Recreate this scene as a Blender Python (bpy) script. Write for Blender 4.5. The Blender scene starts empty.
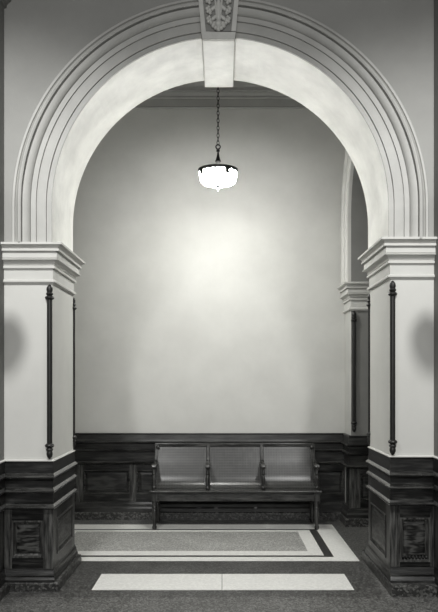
import bpy, bmesh, math, random
from mathutils import Vector, Matrix
random.seed(7)
C = bpy.context.scene.collection
PI = math.pi
TINT = (1.0, 0.998, 0.955)

# ---------------------------------------------------------------- camera
F = 711.0; VX, VY = 222.0, 380.0; H = 1.65
cd = bpy.data.cameras.new('camera'); cam = bpy.data.objects.new('camera', cd); C.objects.link(cam)
cam.location = (0, 0, H); cam.rotation_euler = (PI/2, 0, 0)
cd.sensor_fit = 'VERTICAL'; cd.sensor_height = 36; cd.lens = 36*F/612
cd.shift_x = -(VX-219)/612.0; cd.shift_y = (VY-306)/612.0
cd.clip_start = 0.05; cd.clip_end = 60
bpy.context.scene.camera = cam

# ---------------------------------------------------------------- light
sc = bpy.context.scene
sc.view_settings.view_transform = 'Standard'; sc.view_settings.look = 'None'
sc.view_settings.gamma = 1; sc.view_settings.use_curve_mapping = False
sc.view_settings.exposure = 0.78
w = bpy.data.worlds.new('world'); sc.world = w; w.use_nodes = True
w.node_tree.nodes['Background'].inputs[0].default_value = (1, 1, .98, 1)
w.node_tree.nodes['Background'].inputs[1].default_value = 0.055
def lamp(name, loc, power, size, rot=None, kind='AREA', sy=None):
    l = bpy.data.lights.new(name, kind); l.energy = power; l.color = (1, .998, .98)
    if kind == 'AREA':
        l.size = size
        if sy: l.shape = 'RECTANGLE'; l.size_y = sy
    else: l.shadow_soft_size = size
    o = bpy.data.objects.new(name, l); C.objects.link(o); o.location = loc
    if rot: o.rotation_euler = rot
    return o
# two unseen hall lamps, and an area fill added behind the viewer
for sx in (-1, 1):        # shaded ceiling lamps of the hall, shining down at the piers
    hl = lamp('hall_lamp', (sx*1.5, 3.2, 4.6), 245, 0.09, kind='SPOT')
    hl.data.spot_size = math.radians(114); hl.data.spot_blend = 1.0
    hl.rotation_euler = Vector((sx*.5, 2.0, -3.0)).to_track_quat('-Z', 'Y').to_euler()
lamp('hall_fill_light', (0, -2.6, 3.4), 125, 4.0, (math.radians(80), 0, 0), 'AREA', 1.4)  # large unseen area fill added to brighten the vestibule evenly
PENDANT_STRENGTH = 74.0

# ---------------------------------------------------------------- materials
def nodes(name):
    m = bpy.data.materials.new(name); m.use_nodes = True
    nt = m.node_tree; b = nt.nodes['Principled BSDF']
    return m, nt, b
def tc(nt): return nt.nodes.new('ShaderNodeTexCoord')
def noise(nt, vec, scale, detail=4, rough=.5, sc3=None):
    if sc3:
        mp = nt.nodes.new('ShaderNodeMapping'); mp.inputs['Scale'].default_value = sc3
        nt.links.new(vec, mp.inputs[0]); vec = mp.outputs[0]
    n = nt.nodes.new('ShaderNodeTexNoise'); n.inputs['Scale'].default_value = scale
    n.inputs['Detail'].default_value = detail; n.inputs['Roughness'].default_value = rough
    nt.links.new(vec, n.inputs['Vector']); return n.outputs['Fac']
def ramp(nt, fac, stops):
    r = nt.nodes.new('ShaderNodeValToRGB'); nt.links.new(fac, r.inputs[0])
    e = r.color_ramp.elements
    while len(e) < len(stops): e.new(.5)
    for el, (p, v) in zip(e, stops):
        el.position = p; el.color = (v*TINT[0], v*TINT[1], v*TINT[2], 1)
    return r.outputs[0]
def bump(nt, b, h, s, d=.01):
    n = nt.nodes.new('ShaderNodeBump'); n.inputs['Strength'].default_value = s; n.inputs['Distance'].default_value = d
    nt.links.new(h, n.inputs['Height']); nt.links.new(n.outputs[0], b.inputs['Normal'])
def plaster(name, v, var=.03, rough=.75, mott=2.5, bs=.15):
    m, nt, b = nodes(name); t = tc(nt).outputs['Object']
    f = noise(nt, t, mott, 5, .6)
    nt.links.new(ramp(nt, f, [(.3, v-var), (.7, v+var)]), b.inputs['Base Color'])
    b.inputs['Roughness'].default_value = rough
    bump(nt, b, noise(nt, t, 60, 4, .6), bs, .004)
    return m
def wood(name, lo, hi, axis='x', rough=.34, fig=0):
    m, nt, b = nodes(name); t = tc(nt).outputs['Object']
    s = {'x': (1.2, 14, 14), 'z': (14, 14, 1.2), 'y': (1.2, 1.2, 14)}[axis]
    f = noise(nt, t, 3.2, 8, .68, s)
    if fig:
        f2 = noise(nt, t, 3.0, 3, .5, {'x': (1, 1, 3.5), 'z': (3.5, 3.5, 1), 'y': (1,1,3)}[axis])
        mm = nt.nodes.new('ShaderNodeMath'); mm.operation = 'MULTIPLY'; mm.inputs[1].default_value = fig; nt.links.new(f2, mm.inputs[0])
        sn = nt.nodes.new('ShaderNodeMath'); sn.operation = 'SINE'; nt.links.new(mm.outputs[0], sn.inputs[0])
        mu = nt.nodes.new('ShaderNodeMath'); mu.operation = 'MULTIPLY_ADD'; mu.inputs[1].default_value = .13; nt.links.new(sn.outputs[0], mu.inputs[0]); nt.links.new(f, mu.inputs[2])
        f = mu.outputs[0]
    lo *= .6; hi *= .95
    nt.links.new(ramp(nt, f, [(.36, lo), (.5, (lo+hi)*.36), (.66, hi)]), b.inputs['Base Color'])
    b.inputs['Roughness'].default_value = rough
    b.inputs['Specular IOR Level'].default_value = .38
    bump(nt, b, f, .25, .004)
    return m
def plain(name, v, rough=.5, metal=0.0):
    m, nt, b = nodes(name)
    t = tc(nt).outputs['Object']; f = noise(nt, t, 30, 3)
    nt.links.new(ramp(nt, f, [(.3, v*.85), (.7, v*1.15)]), b.inputs['Base Color'])
    b.inputs['Roughness'].default_value = rough; b.inputs['Metallic'].default_value = metal
    return m
def terrazzo(name, v, spread, rough=.3, scale=95):
    m, nt, b = nodes(name); t = tc(nt).outputs['Object']
    vo = nt.nodes.new('ShaderNodeTexVoronoi'); vo.inputs['Scale'].default_value = scale; nt.links.new(t, vo.inputs['Vector'])
    sp = nt.nodes.new('ShaderNodeSeparateColor'); nt.links.new(vo.outputs['Color'], sp.inputs[0])
    big = noise(nt, t, 2.2, 5, .6)
    a = nt.nodes.new('ShaderNodeMath'); a.operation = 'MULTIPLY_ADD'; a.inputs[1].default_value = .7
    nt.links.new(sp.outputs[0], a.inputs[0])
    a2 = nt.nodes.new('ShaderNodeMath'); a2.operation = 'MULTIPLY'; a2.inputs[1].default_value = .35; nt.links.new(big, a2.inputs[0])
    nt.links.new(a2.outputs[0], a.inputs[2])
    nt.links.new(ramp(nt, a.outputs[0], [(.1, max(v-spread, .005)), (.55, v), (.95, v+spread*1.6)]), b.inputs['Base Color'])
    b.inputs['Roughness'].default_value = rough
    return m
M = {}
M['wall'] = plaster('painted_plaster', .52, .03)
M['hallwall'] = plaster('hall_plaster_falloff', .30, .02, bs=.3)  # upper wall: weaker light up there is put into the colour
M['strip'] = plaster('shaded_plaster', .20, .02)  # dark tone stands for shade on the side piers and side-arch reveal
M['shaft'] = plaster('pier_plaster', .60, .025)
M['soffit'] = plaster('mottled_arch_paint', .80, .16, .5, 2.6, .1)
M['trim'] = plaster('painted_moulding', .55, .025, .55, 5, .08)
M['archtrim'] = plaster('arch_moulding_falloff', .42, .03, .6, 6, .08)  # darker than trim: light falloff towards the arch is painted in
M['stone'] = plaster('carved_plaster', .62, .05, .6, 8, .2)
M['stonebg'] = plaster('sunk_panel_plaster', .27, .03, .7, 8, .2)
M['cornice'] = plaster('grey_cornice', .34, .02, .55, 5, .08)  # darker than the pier cornices
M['ceil'] = plaster('ceiling_paint', .45, .02)
M['wood_x'] = wood('dark_oak_horizontal', 0.0042, 0.0638, 'x', fig=9)
M['wood_y'] = wood('dark_oak_depth', 0.006, 0.09, 'y', .24)
M['wood_y'].node_tree.nodes['Principled BSDF'].inputs['Coat Weight'].default_value = .8
M['wood_y'].node_tree.nodes['Principled BSDF'].inputs['Coat Roughness'].default_value = .2
M['wood_z'] = wood('dark_oak_upright', 0.006, 0.13, 'z')
M['panelwood'] = wood('burl_oak', 0.0042, 0.075, 'x', .38, 40)
M['backwood'] = wood('back_wainscot_oak', 0.0028, 0.0375, 'x', .36, fig=6)
M['backpanel'] = wood('back_panel_oak', 0.0028, 0.0375, 'x', .4, 14)
M['bench'] = wood('bench_oak', 0.0052, 0.0750, 'x', .26)
M['benchz'] = wood('bench_oak_upright', 0.0052, 0.0750, 'z', .3)
M['plinth'] = terrazzo('rough_dark_marble', .03, .07, .4, 60)
M['iron'] = plain('dark_iron', .022, .42, .4)
M['bronze'] = plain('dark_bronze', .03, .35, .7)
M['nickel'] = plain('pale_metal', .5, .3, .6)
M['fl_dark'] = terrazzo('dark_terrazzo', .055, .085)
M['fl_grey'] = terrazzo('dark_grey_terrazzo', .09, .11)
M['fl_mid'] = terrazzo('grey_terrazzo', .34, .20)
M['fl_light'] = terrazzo('pale_marble', .74, .05, .28, 60)
M['fl_line'] = terrazzo('black_marble_strip', .04, .02)
# perforated plywood
def perforated(name, horiz):
    m, nt, b = nodes(name); t = tc(nt).outputs['Object']
    sep = nt.nodes.new('ShaderNodeSeparateXYZ'); nt.links.new(t, sep.inputs[0])
    outs = []
    for ax in ('X', 'Y' if horiz else 'Z'):
        k = nt.nodes.new('ShaderNodeMath'); k.operation = 'MULTIPLY'; k.inputs[1].default_value = 2*PI/.030; nt.links.new(sep.outputs[ax], k.inputs[0])
        s = nt.nodes.new('ShaderNodeMath'); s.operation = 'COSINE'; nt.links.new(k.outputs[0], s.inputs[0]); outs.append(s.outputs[0])
    a = nt.nodes.new('ShaderNodeMath'); a.operation = 'ADD'; nt.links.new(outs[0], a.inputs[0]); nt.links.new(outs[1], a.inputs[1])
    g = nt.nodes.new('ShaderNodeMath'); g.operation = 'GREATER_THAN'; g.inputs[1].default_value = .8; nt.links.new(a.outputs[0], g.inputs[0])
    f = noise(nt, t, 3.0, 8, .65, (14, 14, 1.2))
    col = ramp(nt, f, [(.25, .016), (.75, .065)])
    mx = nt.nodes.new('ShaderNodeMix'); mx.data_type = 'RGBA'
    nt.links.new(g.outputs[0], mx.inputs[0]); nt.links.new(col, mx.inputs[6]); mx.inputs[7].default_value = (.004, .004, .004, 1)
    nt.links.new(mx.outputs[2], b.inputs['Base Color'])
    b.inputs['Roughness'].default_value = .3; b.inputs['Specular IOR Level'].default_value = .5
    return m
M['perf_h'] = perforated('perforated_seat_ply', True); M['perf_v'] = perforated('perforated_back_ply', False)
m, nt, b = nodes('lit_bowl_glass')
b.inputs['Base Color'].default_value = (.9, .9, .84, 1); b.inputs['Emission Color'].default_value = (*TINT, 1)
b.inputs['Emission Strength'].default_value = PENDANT_STRENGTH; M['glow'] = m
m, nt, b = nodes('clear_glass_drop')
b.inputs['Base Color'].default_value = (.95, .95, .9, 1); b.inputs['Transmission Weight'].default_value = .8; b.inputs['Roughness'].default_value = .15; M['glass'] = m

# ---------------------------------------------------------------- mesh helpers
class MB:
    def __init__(s): s.v = []; s.f = []; s.mi = []
    def add(s, vs, fs, mi=0):
        o = len(s.v); s.v += [tuple(p) for p in vs]; s.f += [tuple(i+o for i in f) for f in fs]; s.mi += [mi]*len(fs); return s
    def box(s, x0, x1, y0, y1, z0, z1, mi=0):
        return s.add([(x0,y0,z0),(x1,y0,z0),(x1,y1,z0),(x0,y1,z0),(x0,y0,z1),(x1,y0,z1),(x1,y1,z1),(x0,y1,z1)],
              [(0,3,2,1),(4,5,6,7),(0,1,5,4),(1,2,6,5),(2,3,7,6),(3,0,4,7)], mi)
    def lathe(s, c, prof, n=20, caps=True):      # prof = [(r, z)...]
        vs = []; fs = []
        for r, z in prof:
            for k in range(n):
                a = 2*PI*k/n; vs.append((c[0]+r*math.cos(a), c[1]+r*math.sin(a), c[2]+z))
        for i in range(len(prof)-1):
            for k in range(n):
                k2 = (k+1) % n; fs.append((i*n+k, i*n+k2, (i+1)*n+k2, (i+1)*n+k))
        if caps: fs.append(tuple(range(n))[::-1]); fs.append(tuple((len(prof)-1)*n+k for k in range(n)))
        return s.add(vs, fs)
    def torus(s, c, R, r, n=16, m=6, M4=None, sx=1, sz=1):
        vs = []; fs = []
        for i in range(n):
            a = 2*PI*i/n
            for j in range(m):
                q = 2*PI*j/m; rr = R+r*math.cos(q)
                p = Vector((rr*math.cos(a)*sx, r*math.sin(q), rr*math.sin(a)*sz))
                if M4: p = M4 @ p
                vs.append(p+Vector(c))
        for i in range(n):
            for j in range(m):
                fs.append((i*m+j, i*m+(j+1) % m, ((i+1) % n)*m+(j+1) % m, ((i+1) % n)*m+j))
        return s.add(vs, fs)
    def prism(s, poly, axis, a0, a1):            # closed polygon in plane, extruded along axis ('x','y')
        n = len(poly)
        if axis == 'x': A = [(a0,p,q) for p,q in poly]; B = [(a1,p,q) for p,q in poly]
        else: A = [(p,a0,q) for p,q in poly]; B = [(p,a1,q) for p,q in poly]
        return s.add(A+B, [tuple(range(n))[::-1], tuple(range(n, 2*n))]+[(i,(i+1)%n,(i+1)%n+n,i+n) for i in range(n)])
    def ball(s, c, r, rx=1, ry=1, rz=1, n=12, m=8, rot=None):
        vs = []; fs = []
        for i in range(m+1):
            t = PI*i/m
            for k in range(n):
                a = 2*PI*k/n; p = Vector((r*rx*math.sin(t)*math.cos(a), r*ry*math.sin(t)*math.sin(a), r*rz*math.cos(t)))
                if rot: p = rot @ p
                vs.append(p+Vector(c))
        for i in range(m):
            for k in range(n): fs.append((i*n+k, i*n+(k+1)%n, (i+1)*n+(k+1)%n, (i+1)*n+k))
        return s.add(vs, fs)
    def build(s, name, mat, parent=None, smooth=False, bevel=0, loc=None):
        me = bpy.data.meshes.new(name)
        off = Vector(loc) if loc else Vector((0,0,0))
        bm = bmesh.new()
        vv = [bm.verts.new(Vector(p)-off) for p in s.v]
        for f, mi in zip(s.f, s.mi):
            try:
                ff = bm.faces.new([vv[i] for i in f]); ff.material_index = mi
            except ValueError: pass
        bmesh.ops.remove_doubles(bm, verts=bm.verts, dist=1e-5)
        bmesh.ops.recalc_face_normals(bm, faces=bm.faces)
        bm.to_mesh(me); bm.free()
        for mm in (mat if isinstance(mat, (list, tuple)) else [mat]): me.materials.append(mm)
        if smooth:
            me.polygons.foreach_set('use_smooth', [True]*len(me.polygons))
            try: me.set_sharp_from_angle(angle=math.radians(40))
            except Exception: pass
        o = bpy.data.objects.new(name, me); C.objects.link(o)
        if parent: o.parent = parent
        if loc: o.location = loc
        if bevel:
            b = o.modifiers.new('bevel', 'BEVEL'); b.width = bevel; b.segments = 2; b.limit_method = 'ANGLE'
        return o
def offset_path(path, p):
    """offset an open plan polyline to its left-hand side by p (mitred)"""
    out = []
    n = len(path)
    for i, (x, y) in enumerate(path):
        ns = []
        if i > 0:
            dx, dy = x-path[i-1][0], y-path[i-1][1]; L = math.hypot(dx, dy); ns.append((-dy/L, dx/L))
        if i < n-1:
            dx, dy = path[i+1][0]-x, path[i+1][1]-y; L = math.hypot(dx, dy); ns.append((-dy/L, dx/L))
        if len(ns) == 1: nx, ny = ns[0]; out.append((x+nx*p, y+ny*p))
        else:
            (a, b_), (c, d) = ns; k = 1+a*c+b_*d; out.append((x+(a+c)/k*p, y+(b_+d)/k*p))
    return out
def sweep(mb, path, prof, kx=1, ky=1):      # prof closed polygon of (offset, z)
    n = len(prof); k = len(path)
    cols = [[(a+(u-a)*kx, b_+(v-b_)*ky) for (a, b_), (u, v) in zip(path, offset_path(path, p))] for p, z in prof]
    vs = [(cols[j][i][0], cols[j][i][1], prof[j][1]) for i in range(k) for j in range(n)]
    fs = [(i*n+j, i*n+(j+1)%n, (i+1)*n+(j+1)%n, (i+1)*n+j) for i in range(k-1) for j in range(n)]
    fs += [tuple(range(n)), tuple((k-1)*n+j for j in range(n))[::-1]]
    return mb.add(vs, fs)
def closed(prof, back=0.0): return [(back, prof[0][1])]+prof+[(back, prof[-1][1])]
def tag(o, label, cat, group=None, kind=None):
    if label: o['label'] = label
    if cat: o['category'] = cat
    if group: o['group'] = group
    if kind: o['kind'] = kind
    return o
def empty(name, loc, label, cat, group=None):
    o = bpy.data.objects.new(name, None); C.objects.link(o); o.location = loc; o.empty_display_size = .1
    return tag(o, label, cat, group)
def struct(o): o['kind'] = 'structure'; return o
def child(mb, name, mat, parent, **k):
    """build a part from world-space coordinates under a parent empty"""
    loc = Vector(parent.location)
    mb.v = [tuple(Vector(p)-loc) for p in mb.v]
    return mb.build(name, mat, parent, **k)

# ---------------------------------------------------------------- key dimensions
YF, YB = 5.60, 6.38           # thickness of the arch wall
CX, CZ, R0 = -0.014, 3.02, 1.324
XL, XR = -1.336, 1.328
YW = 8.46                     # back wall
SL, SR = -1.715, 1.668        # side piers of the hall (inner faces)
YS = 4.35                     # how far they come forward
XJ, YJ = 1.463, 8.06          # far jamb of the side arch
ZC = 5.20

# ---------------------------------------------------------------- floor (one mesh, pattern by material)
def floor():
    xs = sorted({-4, -2.0, -1.79, -1.71, -1.58, -1.025, -.002, .002, .826, .96, 1.044, 1.255, 1.04, 4})
    ys = sorted({-3, 5.40, 5.586, 6.05, 6.48, 6.63, 6.69, 6.86, 7.74, 7.82, 7.87, 8.12, YW+.1})
    mb = MB()
    def kind(x, y):
        if 5.586 < y < 6.05 and -1.025 < x < 1.04: return 3 if abs(x) < .002 else 2
        if -1.58 < x < .826 and 6.86 < y < 7.74: return 1
        if -1.71 < x < .96 and 6.69 < y < 7.82: return 2
        if -1.79 < x < 1.044 and 6.63 < y < 7.87: return 3
        if -2.0 < x < 1.255 and 6.48 < y < 8.12: return 2
        return 0 if x < 1.255 and 5.40 < y < 8.12 else 4
    for i in range(len(xs)-1):
        for j in range(len(ys)-1):
            x0, x1, y0, y1 = xs[i], xs[i+1], ys[j], ys[j+1]
            mb.add([(x0,y0,0),(x1,y0,0),(x1,y1,0),(x0,y1,0)], [(0,1,2,3)], kind((x0+x1)/2, (y0+y1)/2))
    o = struct(mb.build('floor', [M['fl_dark'], M['fl_mid'], M['fl_light'], M['fl_line'], M['fl_grey']]))
floor()

# ---------------------------------------------------------------- arch wall
def arch_wall():
    mb = MB(); N = 64; ZT = 5.9
    pts = [(CX-R0, 0.0)]+[(CX-R0*math.cos(PI*i/N), CZ+R0*math.sin(PI*i/N)) for i in range(N+1)]+[(CX+R0, 0.0)]
    for y, sgn in ((YF, 1), (YB, -1)):
        for a, b_ in zip(pts[1:-2], pts[2:-1]):
            mb.add([(a[0],y,a[1]),(b_[0],y,b_[1]),(b_[0],y,ZT),(a[0],y,ZT)], [(0,1,2,3)], 0)
    for a, b_ in zip(pts[1:-2], pts[2:-1]):
        mb.add([(a[0],YF,a[1]),(b_[0],YF,b_[1]),(b_[0],YB,b_[1]),(a[0],YB,a[1])], [(0,1,2,3)], 1)
    zc = 2.60
    for x0, x1 in ((-4.0, XL), (XR, 4.0)):
        for y in (YF, YB):
            mb.add([(x0,y,0),(x1,y,0),(x1,y,zc),(x0,y,zc)], [(0,1,2,3)], 2)
            u0, u1 = (x0, CX-R0) if x0 < 0 else (CX+R0, x1)
            mb.add([(u0,y,zc),(u1,y,zc),(u1,y,ZT),(u0,y,ZT)], [(0,1,2,3)], 0)
        xi = XL if x0 < 0 else XR
        mb.add([(xi,YF,0),(xi,YB,0),(xi,YB,zc),(xi,YF,zc)], [(0,1,2,3)], 2)
        xa = CX-R0 if x0 < 0 else CX+R0
        mb.add([(xa,YF,zc),(xa,YB,zc),(xa,YB,CZ),(xa,YF,CZ)], [(0,1,2,3)], 1)
        mb.add([(xi,YF,zc),(xa,YF,zc),(xa,YB,zc),(xi,YB,zc)], [(0,1,2,3)], 1)
        xo = -4.0 if x0 < 0 else 4.0
        mb.add([(xo,YF,0),(xo,YB,0),(xo,YB,ZT),(xo,YF,ZT)], [(0,1,2,3)], 0)
    mb.add([(-4,YF,ZT),(4,YF,ZT),(4,YB,ZT),(-4,YB,ZT)], [(0,1,2,3)], 0)
    struct(mb.build('wall_front', [M['hallwall'], M['soffit'], M['shaft']]))
arch_wall()
struct(MB().box(-4.0, 4.0, YW, YW+.2, 0, ZC+.3).build('wall_back', M['wall']))
struct(MB().box(-3.2, -3.0, YB, YW, 0, ZC+.1).build('wall_left', M['wall']))
struct(MB().box(3.2, 3.4, YB, YW, 0, ZC+.1).build('wall_right', M['wall']))
struct(MB().box(-4.0, 4.0, YB, YW, ZC, ZC+.12).build('ceiling', M['ceil']))
# hall side piers coming forward
struct(MB().box(SL-.9, SL, YS, YF, 0, 5.9).build('wall_hall_left', M['strip']))
struct(MB().box(SR, SR+.9, YS, YF, 0, 5.9).build('wall_hall_right', M['strip']))
# side arch wall (opening between the arch wall and the far jamb)
def side_wall():
    mb = MB(); r = (YJ-YB)/2; cy = (YJ+YB)/2; zs = 3.5; N = 32; X0, X1 = XJ, XJ+.45
    pts = [(cy+r*math.cos(PI*i/N), zs+r*math.sin(PI*i/N)) for i in range(N+1)]
    for x in (X0, X1):
        for a, b_ in zip(pts[:-1], pts[1:]):
            mb.add([(x,a[0],a[1]),(x,b_[0],b_[1]),(x,b_[0],ZC),(x,a[0],ZC)], [(0,1,2,3)], 0)
        mb.add([(x,YJ,0),(x,YW,0),(x,YW,ZC),(x,YJ,ZC)], [(0,1,2,3)], 0)
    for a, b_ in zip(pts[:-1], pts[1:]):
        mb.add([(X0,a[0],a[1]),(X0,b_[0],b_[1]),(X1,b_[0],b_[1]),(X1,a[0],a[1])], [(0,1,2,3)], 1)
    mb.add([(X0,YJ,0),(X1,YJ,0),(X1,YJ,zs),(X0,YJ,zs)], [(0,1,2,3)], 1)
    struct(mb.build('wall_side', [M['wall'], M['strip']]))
    # archivolt on its vestibule face
    mb = MB(); prof = [(0,.0),(.0,.035),(.09,.035),(.10,.05),(.20,.05),(.21,.07),(.26,.07),(.27,0)]
    path = [(YJ, 2.73, 1, 0)]+[(cy+r*math.cos(PI*i/N), zs+r*math.sin(PI*i/N), math.cos(PI*i/N), math.sin(PI*i/N)) for i in range(N//2+10)]
    n = len(prof)
    vs = [(XJ-h, y+d*ny, z+d*nz) for (y, z, ny, nz) in path for (d, h) in prof]
    fs = [(i*n+j, i*n+(j+1)%n, (i+1)*n+(j+1)%n, (i+1)*n+j) for i in range(len(path)-1) for j in range(n)]
    fs += [tuple(range(n)), tuple((len(path)-1)*n+j for j in range(n))]
    mb.add(vs, fs)
    tag(mb.build('arch_moulding', M['trim'], smooth=True), 'pale moulding of the narrow side arch by the back right corner', 'moulding')
side_wall()

# cornice along the back wall
def cornice():
    prof = [(0,4.875),(.012,4.88),(.018,4.89),(.012,4.90),(.012,4.99),(.03,5.0),(.03,5.02),(.06,5.045),(.065,5.06),(.09,5.065),(.095,5.10),(.12,5.11),(.16,5.16),(.16,ZC),(0,ZC)]
    mb = MB(); sweep(mb, [(XJ, YW), (-3.0, YW)][::-1][::-1], [(p, z) for p, z in prof])
    return mb
pp = cornice()
o = pp.build('trim_1', M['cornice'])
if max(v.co.y for v in o.data.vertices) > YW+.01:
    for v in o.data.vertices: v.co.y = 2*YW - v.co.y
struct(o)

# ---------------------------------------------------------------- archivolt (main arch moulding)
def archivolt():
    P = [(0.0,.0),(0.0,.024),(.040,.026),(.041,.016),(.045,.016),(.046,.040),(.112,.050),(.124,.046),(.125,.036),(.129,.036),(.131,.056),(.172,.062),
         (.173,.046),(.177,.046),(.180,.072),(.205,.100),(.232,.108),(.234,.074),(.245,.074),(.248,.122),(.262,.132),(.272,.130),
         (.292,.062),(.314,.040),(.318,.064),(.336,.066),(.342,.056),(.348,.0)]
    P = [(d*.89, h*.76) for d, h in P]
    for side, a0, a1, label in ((-1, 0, 84.0, 'left'), (1, 180, 95.0, 'right')):
        N = 56; path = []
        zb = 2.72 if side < 0 else 2.745
        path.append((CX-R0 if side < 0 else CX+R0, zb, -1 if side < 0 else 1, 0))
        for i in range(N+1):
            a = math.radians(a0+(a1-a0)*i/N)
            path.append((CX-R0*math.cos(a), CZ+R0*math.sin(a), -math.cos(a), math.sin(a)))
        n = len(P); mb = MB()
        vs = [(x+d*nx, YF-h, z+d*nz) for (x, z, nx, nz) in path for (d, h) in P]
        fs = [(i*n+j, i*n+(j+1)%n, (i+1)*n+(j+1)%n, (i+1)*n+j) for i in range(len(path)-1) for j in range(n)]
        fs += [tuple(range(n)), tuple((len(path)-1)*n+j for j in range(n))]
        mb.add(vs, fs)
        tag(mb.build('arch_moulding', M['archtrim'], smooth=True),
            'stepped arch moulding curving from the %s pier up to the keystone' % label, 'moulding', 'mouldings of the main arch')
archivolt()

# ---------------------------------------------------------------- keystone
def keystone():
    kx = -.027; k = empty('keystone', (kx, YF, 4.288), 'carved keystone with acanthus leaf at the top of the big arch', 'keystone')
    z0, z1 = 4.288, 4.78; yk = 5.50
    def hw(z): return .126+(z-z0)*.095
    poly = [(kx-hw(z0), z0), (kx+hw(z0), z0), (kx+hw(z1), z1), (kx-hw(z1), z1)]
    # block body behind the sunk panel
    poly2 = [(kx-hw(z0+.05), z0+.05), (kx+hw(z0+.05), z0+.05)]+poly[2:]
    child(MB().prism(poly2, 'y', yk+.03, YF+.02), 'block', M['stone'], k)
    child(MB().prism([(kx-.127, z0), (kx+.127, z0), (kx+.131, z0+.08), (kx-.131, z0+.08)], 'y', yk+.0305, YB+.03), 'soffit_block', M['soffit'], k, bevel=.004)
    fr = MB(); t = .034; zi = z0+.058
    fr.prism([(kx-hw(z0), z0), (kx+hw(z0), z0), (kx+hw(zi), zi), (kx-hw(zi), zi)], 'y', yk, yk+.03)
    for s in (-1, 1):
        fr.prism([(kx+s*hw(zi), zi), (kx+s*(hw(zi)-t), zi), (kx+s*(hw(z1)-t), z1), (kx+s*hw(z1), z1)], 'y', yk, yk+.03)
    child(fr, 'frame', M['stone'], k, bevel=.003)
    child(MB().prism([(kx-hw(zi)+t, zi), (kx+hw(zi)-t, zi), (kx+hw(z1)-t, z1), (kx-hw(z1)+t, z1)], 'y', yk+.024, yk+.0301), 'sunk_panel', M['stonebg'], k)
    # acanthus leaf
    lf = MB(); yb = yk+.012
    lf.ball((kx, yb, 4.50), 1, .020, .024, .13)
    for s in (-1, 1):
        lf.ball((kx+s*.020, yb, 4.53), 1, .011, .020, .11, rot=Matrix.Rotation(s*.10, 3, 'Y'))
    lobes = [(0, 4.364, .019), (0, 4.40, .034)]
    for s in (-1, 1):
        lobes += [(s*.022, 4.374, .016), (s*.042, 4.390, .016), (s*.034, 4.408, .018)]
        for zc, out in ((4.435, .062), (4.512, .068), (4.592, .074), (4.672, .08)):
            lf.ball((kx+s*out*.60, yb, zc+.018), 1, .015, .018, .042, rot=Matrix.Rotation(s*-.85, 3, 'Y'))
            for dx, dz, rr in ((.0, -.004, .018), (.016, -.010, .014), (.020, .012, .015), (-.004, -.022, .014), (.008, .026, .012)):
                lobes.append((s*(out+dx), zc+dz, rr))
    for x, z, r in lobes: lf.ball((kx+x, yb-.006, z), r, 1, 1.5, 1, 10, 6)
    child(lf, 'acanthus_leaf', M['stone'], k, smooth=True)
keystone()

# ---------------------------------------------------------------- pier caps
def cap_profile(dz=0.0):
    P = [(.004,2.406),(.004,2.416),(.028,2.417),(.030,2.428),(.022,2.438),(.008,2.442),(.008,2.526),(.030,2.527),(.030,2.543),(.018,2.544),(.018,2.551),
         (.026,2.556),(.028,2.572),(.040,2.584),(.070,2.590),(.070,2.597),(.044,2.598),(.044,2.604),(.056,2.606),(.056,2.650),(.050,2.651),(.050,2.656),(.080,2.657),
         (.080,2.671),(.072,2.673),(.074,2.686),(.088,2.698),(.112,2.703),(.112,2.720),(.0,2.735)]
    return [(p*.82, z+dz) for p, z in P]
def cap(path, dz, label, group):
    mb = MB(); sweep(mb, path, closed(cap_profile(dz), 0.0))
    return tag(mb.build('cornice', M['trim']), label, 'cornice', group)
capL = [(SL, YF), (XL, YF), (XL, YB), (-1.9, YB)]
capR = [(SR, YF), (XR, YF), (XR, YB), (XJ-.0, YB)]
def flip(path):     # make the left-hand normal point away from the pier
    return path[::-1]
cap(flip(capL), 0.0, 'white moulded cornice capping the left pier under the big arch', 'cornices of the piers')
cap(capR, .040, 'white moulded cornice capping the right pier under the big arch', 'cornices of the piers')
capS = flip([(XJ, YW), (XJ, YJ), (XJ+.45, YJ)])
cap(capS, .03, 'small white moulded cornice on the jamb by the back right corner', 'cornices of the piers')

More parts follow.
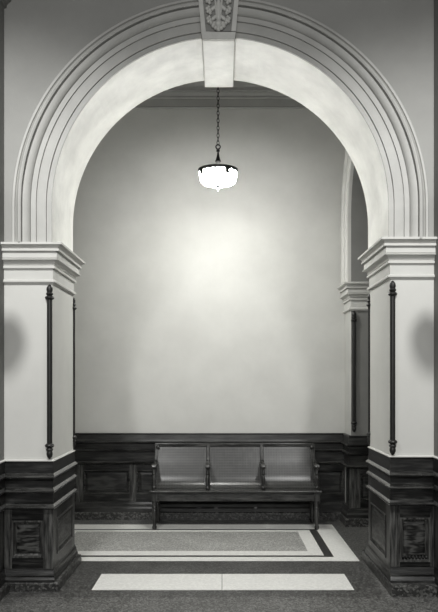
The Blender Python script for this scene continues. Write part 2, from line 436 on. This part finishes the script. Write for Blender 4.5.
# ---------------------------------------------------------------- wainscot
def panel_set(parent, a, b_, z0, z1, axis, face, sgn, mat_frame, mat_panel, carved=False, outer=None):
    """stile-and-rail frame, sloping moulding and fielded panel. axis 'x': spans x in [a,b] at y=face, facing sgn along y"""
    def P(u, d, z): return (u, face+sgn*d, z) if axis == 'x' else (face+sgn*d, u, z)
    def slab(mb, u0, u1, w0, w1, d0, d1):
        A = [P(u0,d0,w0),P(u1,d0,w0),P(u1,d0,w1),P(u0,d0,w1),P(u0,d1,w0),P(u1,d1,w0),P(u1,d1,w1),P(u0,d1,w1)]
        mb.add(A, [(0,3,2,1),(4,5,6,7),(0,1,5,4),(1,2,6,5),(2,3,7,6),(3,0,4,7)])
    def ring(mb, u0,u1,w0,w1,d_out, ins, d_in):
        o = [P(u0,d_out,w0),P(u1,d_out,w0),P(u1,d_out,w1),P(u0,d_out,w1)]
        i = [P(u0+ins,d_in,w0+ins),P(u1-ins,d_in,w0+ins),P(u1-ins,d_in,w1-ins),P(u0+ins,d_in,w1-ins)]
        mb.add(o+i, [(0,1,5,4),(1,2,6,5),(2,3,7,6),(3,0,4,7)])
    A, B, W0, W1, e = outer
    for u0, u1 in ((A, a), (b_, B)): st = MB(); slab(st, u0, u1, W0, W1, 0, e); child(st, 'stile', M['wood_z'], parent)
    for w0, w1 in ((W0, z0), (z1, W1)): rl = MB(); slab(rl, a, b_, w0, w1, 0, e-.0006); child(rl, 'rail', M['wood_x'], parent)
    h = .013; fr = MB()
    for (u0,u1,w0,w1) in ((a,b_,z0,z0+h),(a,b_,z1-h,z1),(a,a+h,z0+h,z1-h),(b_-h,b_,z0+h,z1-h)): slab(fr, u0,u1,w0,w1, 0, e+.008)
    ring(fr, a+h, b_-h, z0+h, z1-h, e*.75, .014, .003)
    child(fr, 'panel_moulding', mat_frame, parent)
    pn = MB(); q = h+.020
    ring(pn, a+q, b_-q, z0+q, z1-q, .001, .004, .008)
    ring(pn, a+q+.004, b_-q-.004, z0+q+.004, z1-q-.004, .008, .02, .014)
    u0,u1,w0,w1 = a+q+.024, b_-q-.024, z0+q+.024, z1-q-.024
    pn.add([P(u0,.014,w0),P(u1,.014,w0),P(u1,.014,w1),P(u0,.014,w1)], [(0,1,2,3)])
    child(pn, 'panel', mat_panel, parent)
    if carved:
        cv = MB(); n = 8
        for i in range(n):
            u = a+h+.014+(b_-a-2*h-.028)*i/(n-1)
            cv.ball(P(u, .014, z0+h+.020), .012, 1, 1, 1.3, 8, 6)
        child(cv, 'carved_border', M['wood_x'], parent, smooth=True)

def pier_wainscot(side):
    L = side < 0
    if L:
        Z = dict(top=1.012, r1=.906, r2=.792, r3=.666, p1=.548, p0=.256, b1=.170, b2=.122, b3=.075)
        path = flip([(SL, YS), (SL, YF), (XL, YF), (XL, YB), (-1.9, YB)])
    else:
        Z = dict(top=1.044, r1=.925, r2=.823, r3=.697, p1=.571, p0=.225, b1=.185, b2=.138, b3=.083)
        path = [(SR, YS), (SR, YF), (XR, YF), (XR, YB), (XJ+.3, YB)]
    xi = XL if L else XR
    w = empty('pier_wainscot', ((xi, YF, 0)),
        'dark oak panelled pedestal wrapping the foot of the %s pier' % ('left' if L else 'right'), 'wainscot', 'oak pedestals of the big arch')
    kx, ky = (.44, .85) if L else (.36, 1.0)
    def s(name, prof, mat, f=1):
        mb = MB(); sweep(mb, path, closed(prof), kx, ky*f); child(mb, name, mat, w)
    t = Z['top']
    s('top_rail', [(.034,Z['r1']),(.030,Z['r1']+.012),(.022,t-.012),(.026,t-.006),(.020,t)], M['wood_x'])

    def nose(z, pin, pout, h=.03): return [(pin,z-h),(pout-.012,z-h+.004),(pout,z-h*.55),(pout,z-h*.35),(pout-.008,z-h*.15),(pin,z+.012)]
    mb = MB(); sweep(mb, path, closed([(.018,t),(.018,t+.006),(.002,t+.013)])); child(mb, 'highlight_ledge', M['shaft'], w)  # pale strip added to stand for the highlight along the dado top
    s('rail_moulding', nose(Z['r1'], .03, .068), M['wood_y'])
    s('upper_band', [(.026,Z['r2']),(.024,Z['r1']-.05),(.034,Z['r1']-.030)], M['wood_x'])
    s('rail_moulding', nose(Z['r2'], .026, .060), M['wood_y'])
    s('lower_band', [(.026,Z['r3']),(.026,Z['r2']-.030)], M['wood_x'])
    s('rail_moulding', nose(Z['r3'], .024, .068), M['wood_y'])
    s('body', [(.002,Z['b1']),(.002,Z['r3']-.030)], M['wood_z'])
    s('base_moulding', [(.052,Z['b2']),(.046,Z['b2']+.018),(.034,Z['b1']-.014),(.030,Z['b1'])], M['wood_x'], 1 if L else 1.35)
    s('base_moulding', [(.072,Z['b3']),(.070,Z['b3']+.016),(.056,Z['b2']-.014),(.056,Z['b2'])], M['wood_x'], 1 if L else 1.5)
    mb = MB(); sweep(mb, path, closed([(.10,0),(.10,Z['b3']-.012),(.088,Z['b3'])]), .62 if L else .36, .62 if L else 1.9)
    child(mb, 'plinth', M['plinth'], w)
    d = .002; e = .024; sx = 1 if L else -1
    zb, zt = Z['b1']+.001, Z['r3']-.031
    a, b_ = (-1.648, -1.402) if L else (1.394, 1.632)
    o1 = (SL+.004, XL+sx*(d*kx+e*.5)) if L else (XR+sx*(d*kx+e*.5), SR-.004)
    panel_set(w, a, b_, Z['p0'], Z['p1'], 'x', YF-d*ky, -1, M['wood_z'], M['panelwood'], carved=not L, outer=(o1[0], o1[1], zb, zt, e))
    panel_set(w, YF+.10, YB-.10, Z['p0'], Z['p1'], 'y', XL+d*kx if L else XR-d*kx, sx, M['wood_z'], M['panelwood'], outer=(YF+.001, YB-.001, zb, zt, e*.5))
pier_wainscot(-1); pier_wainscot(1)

def back_wainscot():
    Z = dict(top=1.02, a=.924, r1=.829, r2=.686, p1=.586, p0=.293, b1=.204, b2=.09)
    def run(w, path, k=1.0):
        def s(name, prof, mat):
            mb = MB(); sweep(mb, path, closed([(p*k, z) for p, z in prof])); child(mb, name, mat, w)
        s('top_rail', [(.040,Z['a']),(.034,Z['a']+.02),(.028,1.0),(.034,1.008),(.028,1.02)], M['backwood'])
        s('rail_moulding', [(.03,Z['a']-.03),(.052,Z['a']-.022),(.062,Z['a']-.010),(.05,Z['a'])], M['backwood'])
        s('upper_band', [(.026,Z['r1']),(.026,Z['a']-.03)], M['backwood'])
        s('rail_moulding', [(.026,Z['r1']-.035),(.045,Z['r1']-.025),(.052,Z['r1']-.012),(.036,Z['r1'])], M['backwood'])
        s('lower_band', [(.024,Z['r2']),(.024,Z['r1']-.035)], M['backwood'])
        s('rail_moulding', [(.024,Z['r2']-.04),(.05,Z['r2']-.028),(.062,Z['r2']-.012),(.045,Z['r2'])], M['bench'])
        s('body', [(.002,Z['b1']),(.002,Z['r2']-.04)], M['backwood'])
        s('base_moulding', [(.060,Z['b2']),(.058,.13),(.048,.15),(.046,.18),(.034,Z['b1'])], M['backwood'])
        s('plinth', [(.078,0),(.078,Z['b2']-.008),(.066,Z['b2'])], M['plinth'])
    w = empty('back_wainscot', (0, YW, 0), 'dark oak panelled wainscot along the back wall behind the bench', 'wainscot')
    run(w, [(XJ, YW), (-3.0, YW)][::-1] if False else [(-3.0, YW), (XJ, YW)][::-1])
    for i in range(-1, 5):
        x0 = (83.5+53.4*i-222)/84.04; x1 = (130+53.4*i-222)/84.04
        g = 3.35/84.04; panel_set(w, x0, x1, Z['p0'], Z['p1'], 'x', YW-.002, -1, M['bench'], M['backpanel'], outer=(x0-g, min(x1+g, XJ-.005), Z['b1']+.001, Z['r2']-.041, .022))
    j = empty('jamb_wainscot', (XJ, YJ, 0), 'narrow dark oak pedestal of the jamb beside the back right corner', 'wainscot')
    run(j, flip([(XJ, YW-.08), (XJ, YJ), (XJ+.45, YJ)]))
    panel_set(j, XJ+.10, XJ+.36, Z['p0'], Z['p1'], 'x', YJ-.002, -1, M['bench'], M['backpanel'], outer=(XJ-.02, XJ+.45, Z['b1']+.001, Z['r2']-.041, .022))
back_wainscot()

# ---------------------------------------------------------------- corner guard rods
def copy_tree(o, parent=None):
    c = o.copy(); C.objects.link(c)
    if parent: c.parent = parent
    for ch in list(o.children): copy_tree(ch, c)
    return c
def rod():
    r = empty('corner_guard', (0, 0, 0), None, 'corner guard', 'dark iron corner guards')
    z0, z1 = 1.135, 2.295
    MB().lathe((0,0,0), [(.020,z0-.012),(.021,z0),(.021,z1),(.020,z1+.012)], 18).build('rod', M['iron'], r, smooth=True)
    for s, zc in ((1, z1), (-1, z0)):
        MB().lathe((0,0,zc), [(.022,-.016*s),(.032,-.010*s),(.037,0),(.032,.010*s),(.022,.016*s)][::s], 18).build('collar', M['iron'], r, smooth=True)
        P = [(.014,.014),(.026,.024),(.028,.034),(.021,.044),(.024,.056),(.025,.068),(.021,.084),(.012,.098),(.003,.106)]
        P = [(a, b_*s) for a, b_ in P]
        MB().lathe((0,0,zc), P if s > 0 else P[::-1], 18).build('finial', M['iron'], r, smooth=True)
    return r
rod0 = rod()
spots = [(XL-.018, YF-.016, 0, 'dark iron corner guard rod on the front edge of the left pier'),
         (XR+.012, YF-.016, .03, 'dark iron corner guard rod on the front edge of the right pier'),
         (XL-.006, YB+.014, 0, 'thin dark corner guard rod on the far edge of the left pier'),
         (XR+.006, YB+.014, .03, 'thin dark corner guard rod on the far edge of the right pier'),
         (XJ+.03, YJ-.016, .03, 'dark corner guard rod on the jamb by the back right corner')]
for i, (x, y, dz, lab) in enumerate(spots):
    o = rod0 if i == 0 else copy_tree(rod0)
    o.location = (x, y, dz); o['label'] = lab
    o['category'] = 'corner guard'; o['group'] = 'dark iron corner guards'

# ---------------------------------------------------------------- bench
def bench():
    ox, oy = .15, 7.80
    B = empty('bench', (ox, oy, 0), 'long dark wooden three-seat bench with perforated backs against the wainscot', 'bench')
    W = .93
    xs = [-W, -W+2*W/3, -W+4*W/3, W]
    seat_p = [(0.012,.428),(.03,.440),(.08,.436),(.16,.420),(.20,.412),(.25,.418)]
    back_p = [(.25,.418),(.29,.432),(.325,.458),(.352,.50),(.375,.56),(.395,.64),(.425,.72),(.455,.82),(.475,.885)]
    def shell(prof, x0, x1, t=.012):
        mb = MB(); n = len(prof); vs = []; 
        for x in (x0, x1):
            for y, z in prof: vs.append((x, y, z))
            for i, (y, z) in enumerate(prof):
                a = prof[max(i-1,0)]; b_ = prof[min(i+1,n-1)]; dy, dz = b_[0]-a[0], b_[1]-a[1]; L = math.hypot(dy, dz)
                vs.append((x, y+dz/L*t, z-dy/L*t))
        fs = []
        for i in range(n-1):
            fs += [(i, i+1, 2*n+i+1, 2*n+i), (n+i, 3*n+i, 3*n+i+1, n+i+1), (i, n+i, n+i+1, i+1), (2*n+i, 2*n+i+1, 3*n+i+1, 3*n+i)]
        fs += [(0, 2*n, 3*n, n), (n-1, 2*n-1, 4*n-1, 3*n-1)]
        mb.add(vs, fs); return mb
    for a, b_ in zip(xs[:-1], xs[1:]):
        shell(seat_p, a+.022, b_-.022).build('seat', M['perf_h'], B, smooth=True)
        shell(back_p, a+.022, b_-.022).build('backrest', M['perf_v'], B, smooth=True)
    MB().box(-W-.02, W+.02, -.012, .03, .412, .434).build('front_rail', M['bench'], B, bevel=.006)
    MB().box(-W, W, .022, .045, .318, .405).build('apron', M['bench'], B, bevel=.003)
    MB().box(-W, W, .462, .505, .875, .915).build('top_rail', M['bench'], B, bevel=.006)
    MB().box(-W, W, .36, .385, .36, .43).build('back_rail', M['bench'], B, bevel=.003)
    # turned legs
    lp = [(.018,0),(.024,.012),(.026,.03),(.019,.055),(.022,.066),(.022,.074),(.019,.082),(.025,.13),(.029,.19),(.026,.215),(.021,.225),(.030,.236),(.030,.248),(.023,.258),(.028,.29),(.028,.32)]
    for x in (-W+.035, W-.035):
        for y in (.045, .44):
            mb = MB().lathe((x, y, 0), lp, 16); mb.box(x-.031, x+.031, y-.034, y+.031, .315, .404)
            mb.build('leg', M['benchz'], B, smooth=True)
    # stiles, arms and spindles at both ends and between the seats
    for i, x in enumerate(xs):
        xx = x+(.02 if i == 0 else -.02 if i == 3 else 0)
        t = .019
        st = [(.345,.40),(.375,.40),(.425,.56),(.462,.72),(.505,.86),(.505,.905),(.463,.905),(.445,.84),(.415,.74),(.385,.62),(.362,.52),(.335,.45)]
        MB().prism(st, 'x', xx-t, xx+t).build('stile', M['benchz'], B, bevel=.004)
        ar = [(.44,.735),(.36,.715),(.27,.700),(.19,.700),(.135,.712),(.105,.705),(.095,.683),(.108,.662),(.135,.66),(.155,.672),(.20,.668),(.28,.665),(.36,.675),(.43,.69)]
        a = MB().prism(ar, 'x', xx-.024, xx+.024).build('arm', M['bench'], B, bevel=.006)
        sp = MB().lathe((xx, .13, 0), [(.020,.436),(.024,.446),(.024,.456),(.015,.468),(.022,.505),(.026,.54),(.020,.575),(.014,.588),(.022,.598),(.022,.61),(.015,.62),(.018,.668)], 14)
        sp.build('spindle', M['benchz'], a, smooth=True)
    for s in (-1, 1):
        MB().ball((s*(W-.035), .452, .868), .024, 1, .7, 1, 14, 10).build('rosette', M['bench'], B, smooth=True)
bench()

# ---------------------------------------------------------------- pendant lamp
def pendant():
    px, py = -.04, 7.2
    zr = 3.765                              # top of the rim
    P = empty('pendant_lamp', (px, py, zr), 'lit bowl pendant lamp with dark rim hanging by a chain from the ceiling', 'lamp')
    # bowl: glowing glass, with an unlit inner wall added to cut upward light
    r = .192
    out = [(.012,-.144),(.06,-.143),(.11,-.138),(.15,-.128),(.174,-.108),(.183,-.08),(.190,-.03),(r,0.0)]
    inn = [(a-.006, b_+.005) for a, b_ in out][::-1]
    MB().lathe((0,0,0), out, 40, False).build('bowl', M['glow'], P, smooth=True)
    MB().lathe((0,0,0), inn, 40, False).build('bowl_lining', M['nickel'], P, smooth=True)
    # rim band with small points on its lower edge
    mb = MB(); n = 48; vs = []; fs = []
    for k in range(n):
        a = 2*PI*k/n; lo = -.026 if k % 2 else -.012
        for rr, z in ((r+.004, lo), (r+.010, .0), (r+.012, .012), (r-.004, .018), (r-.006, .0), (r+.001, lo)):
            vs.append((rr*math.cos(a), rr*math.sin(a), z))
    for k in range(n):
        for j in range(6): fs.append((k*6+j, k*6+(j+1)%6, ((k+1)%n)*6+(j+1)%6, ((k+1)%n)*6+j))
    mb.add(vs, fs).build('rim', M['bronze'], P, smooth=False)
    for a in (-62, 215, 75):
        t = math.radians(a); cx, cy = (r+.004)*math.cos(t), (r+.004)*math.sin(t)
        c = MB().box(-.022, .022, -.008, .010, -.066, .012)
        R = Matrix.Rotation(t+PI/2, 3, 'Z'); c.v = [tuple(R @ Vector(p)+Vector((cx, cy, 0))) for p in c.v]
        c.build('clip', M['bronze'], P, bevel=.003)
    # centre post, neck, cone, coupling
    MB().lathe((0,0,0), [(.008,-.138),(.008,.05)], 10).build('centre_post', M['bronze'], P, smooth=True)
    MB().lathe((0,0,0), [(.02,.045),(.024,.052),(.015,.062),(.020,.072),(.020,.095),(.015,.105)], 16).build('neck', M['nickel'], P, smooth=True)
    MB().lathe((0,0,0), [(.030,.100),(.024,.115),(.014,.15),(.009,.185),(.006,.195)], 16).build('cone', M['bronze'], P, smooth=True)
    MB().lathe((0,0,0), [(.006,.193),(.017,.198),(.017,.216),(.006,.222)], 14).build('coupling', M['bronze'], P, smooth=True)
    MB().torus((0,0,.246), .022, .0065, 22, 8).build('ring', M['bronze'], P, smooth=True)
    # straps from neck to rim
    for a in (30, 150, 270):
        t = math.radians(a); s = MB(); N = 8; pts = []
        for i in range(N+1):
            u = i/N; pts.append(Vector((math.cos(t)*(.018+(r-.02)*u), math.sin(t)*(.018+(r-.02)*u), .058*(1-u)**1.6+.004)))
        for a1, b1 in zip(pts[:-1], pts[1:]):
            d = (b1-a1); q = d.to_track_quat('Z', 'Y').to_matrix(); m_ = MB().lathe((0,0,0), [(.004,0),(.004,d.length)], 6)
            s.add([q @ Vector(v)+a1 for v in m_.v], m_.f)
        s.build('strap', M['bronze'], P)
    ch = MB(); z = .246+.040; i = 0; top = ZC-zr-.05
    while z < top:
        ch.torus((0,0,z), .0125, .0032, 12, 6, Matrix.Rotation(PI/2*(i % 2)+.35, 3, 'Z'), 1, 1.75); z += .0375; i += 1
    ch.build('chain', M['bronze'], P, smooth=True)
    MB().lathe((0,0,0), [(.012,top-.01),(.03,top),(.06,top+.03),(.065,ZC-zr)], 20).build('ceiling_rose', M['bronze'], P, smooth=True)
    MB().lathe((0,0,0), [(.004,-.166),(.024,-.158),(.028,-.148),(.012,-.140)], 16).build('bottom_cap', M['bronze'], P, smooth=True)
    MB().lathe((0,0,0), [(.002,-.207),(.005,-.200),(.004,-.192),(.011,-.186),(.012,-.177),(.006,-.165)], 14).build('glass_drop', M['glass'], P, smooth=True)
pendant()

# ---------------------------------------------------------------- wall lamps of the hall (unlit), on the side piers
def sconce():
    r = empty('wall_lamp', (0, 0, 0), None, None)
    MB().lathe((0,0,0), [(.02,-.07),(.045,-.064),(.07,-.038),(.082,0),(.076,.036),(.054,.066),(.046,.08),(.05,.086)], 24).build('globe', M['trim'], r, smooth=True)
    MB().lathe((0,0,0), [(.008,-.14),(.02,-.125),(.02,-.1),(.045,-.09),(.05,-.078)], 18).build('holder', M['bronze'], r, smooth=True)
    MB().box(-.125, 0, -.010, .010, -.135, -.115).build('bracket', M['bronze'], r, bevel=.003)
    MB().box(-.130, -.12, -.04, .04, -.20, -.04).build('backplate', M['bronze'], r, bevel=.004)
    return r
a = sconce(); b2 = copy_tree(a)
a.location = (SL+.11, 4.6, 3.04); b2.location = (SR-.10, 4.6, 3.05); b2.rotation_euler = (0, 0, PI)
tag(a, 'unlit globe wall lamp on the left side pier of the hall', 'lamp', 'wall lamps')
tag(b2, 'unlit globe wall lamp on the right side pier of the hall', 'lamp', 'wall lamps')

# moulding high on the left side pier
mb = MB(); sweep(mb, flip([(SL, YS), (SL, YF)]), closed([(.004,4.575),(.02,4.58),(.02,4.60),(.045,4.625),(.055,4.63),(.055,4.66),(.03,4.67),(.03,4.72),(.004,4.73)]))
struct(mb.build('trim_2', M['strip']))
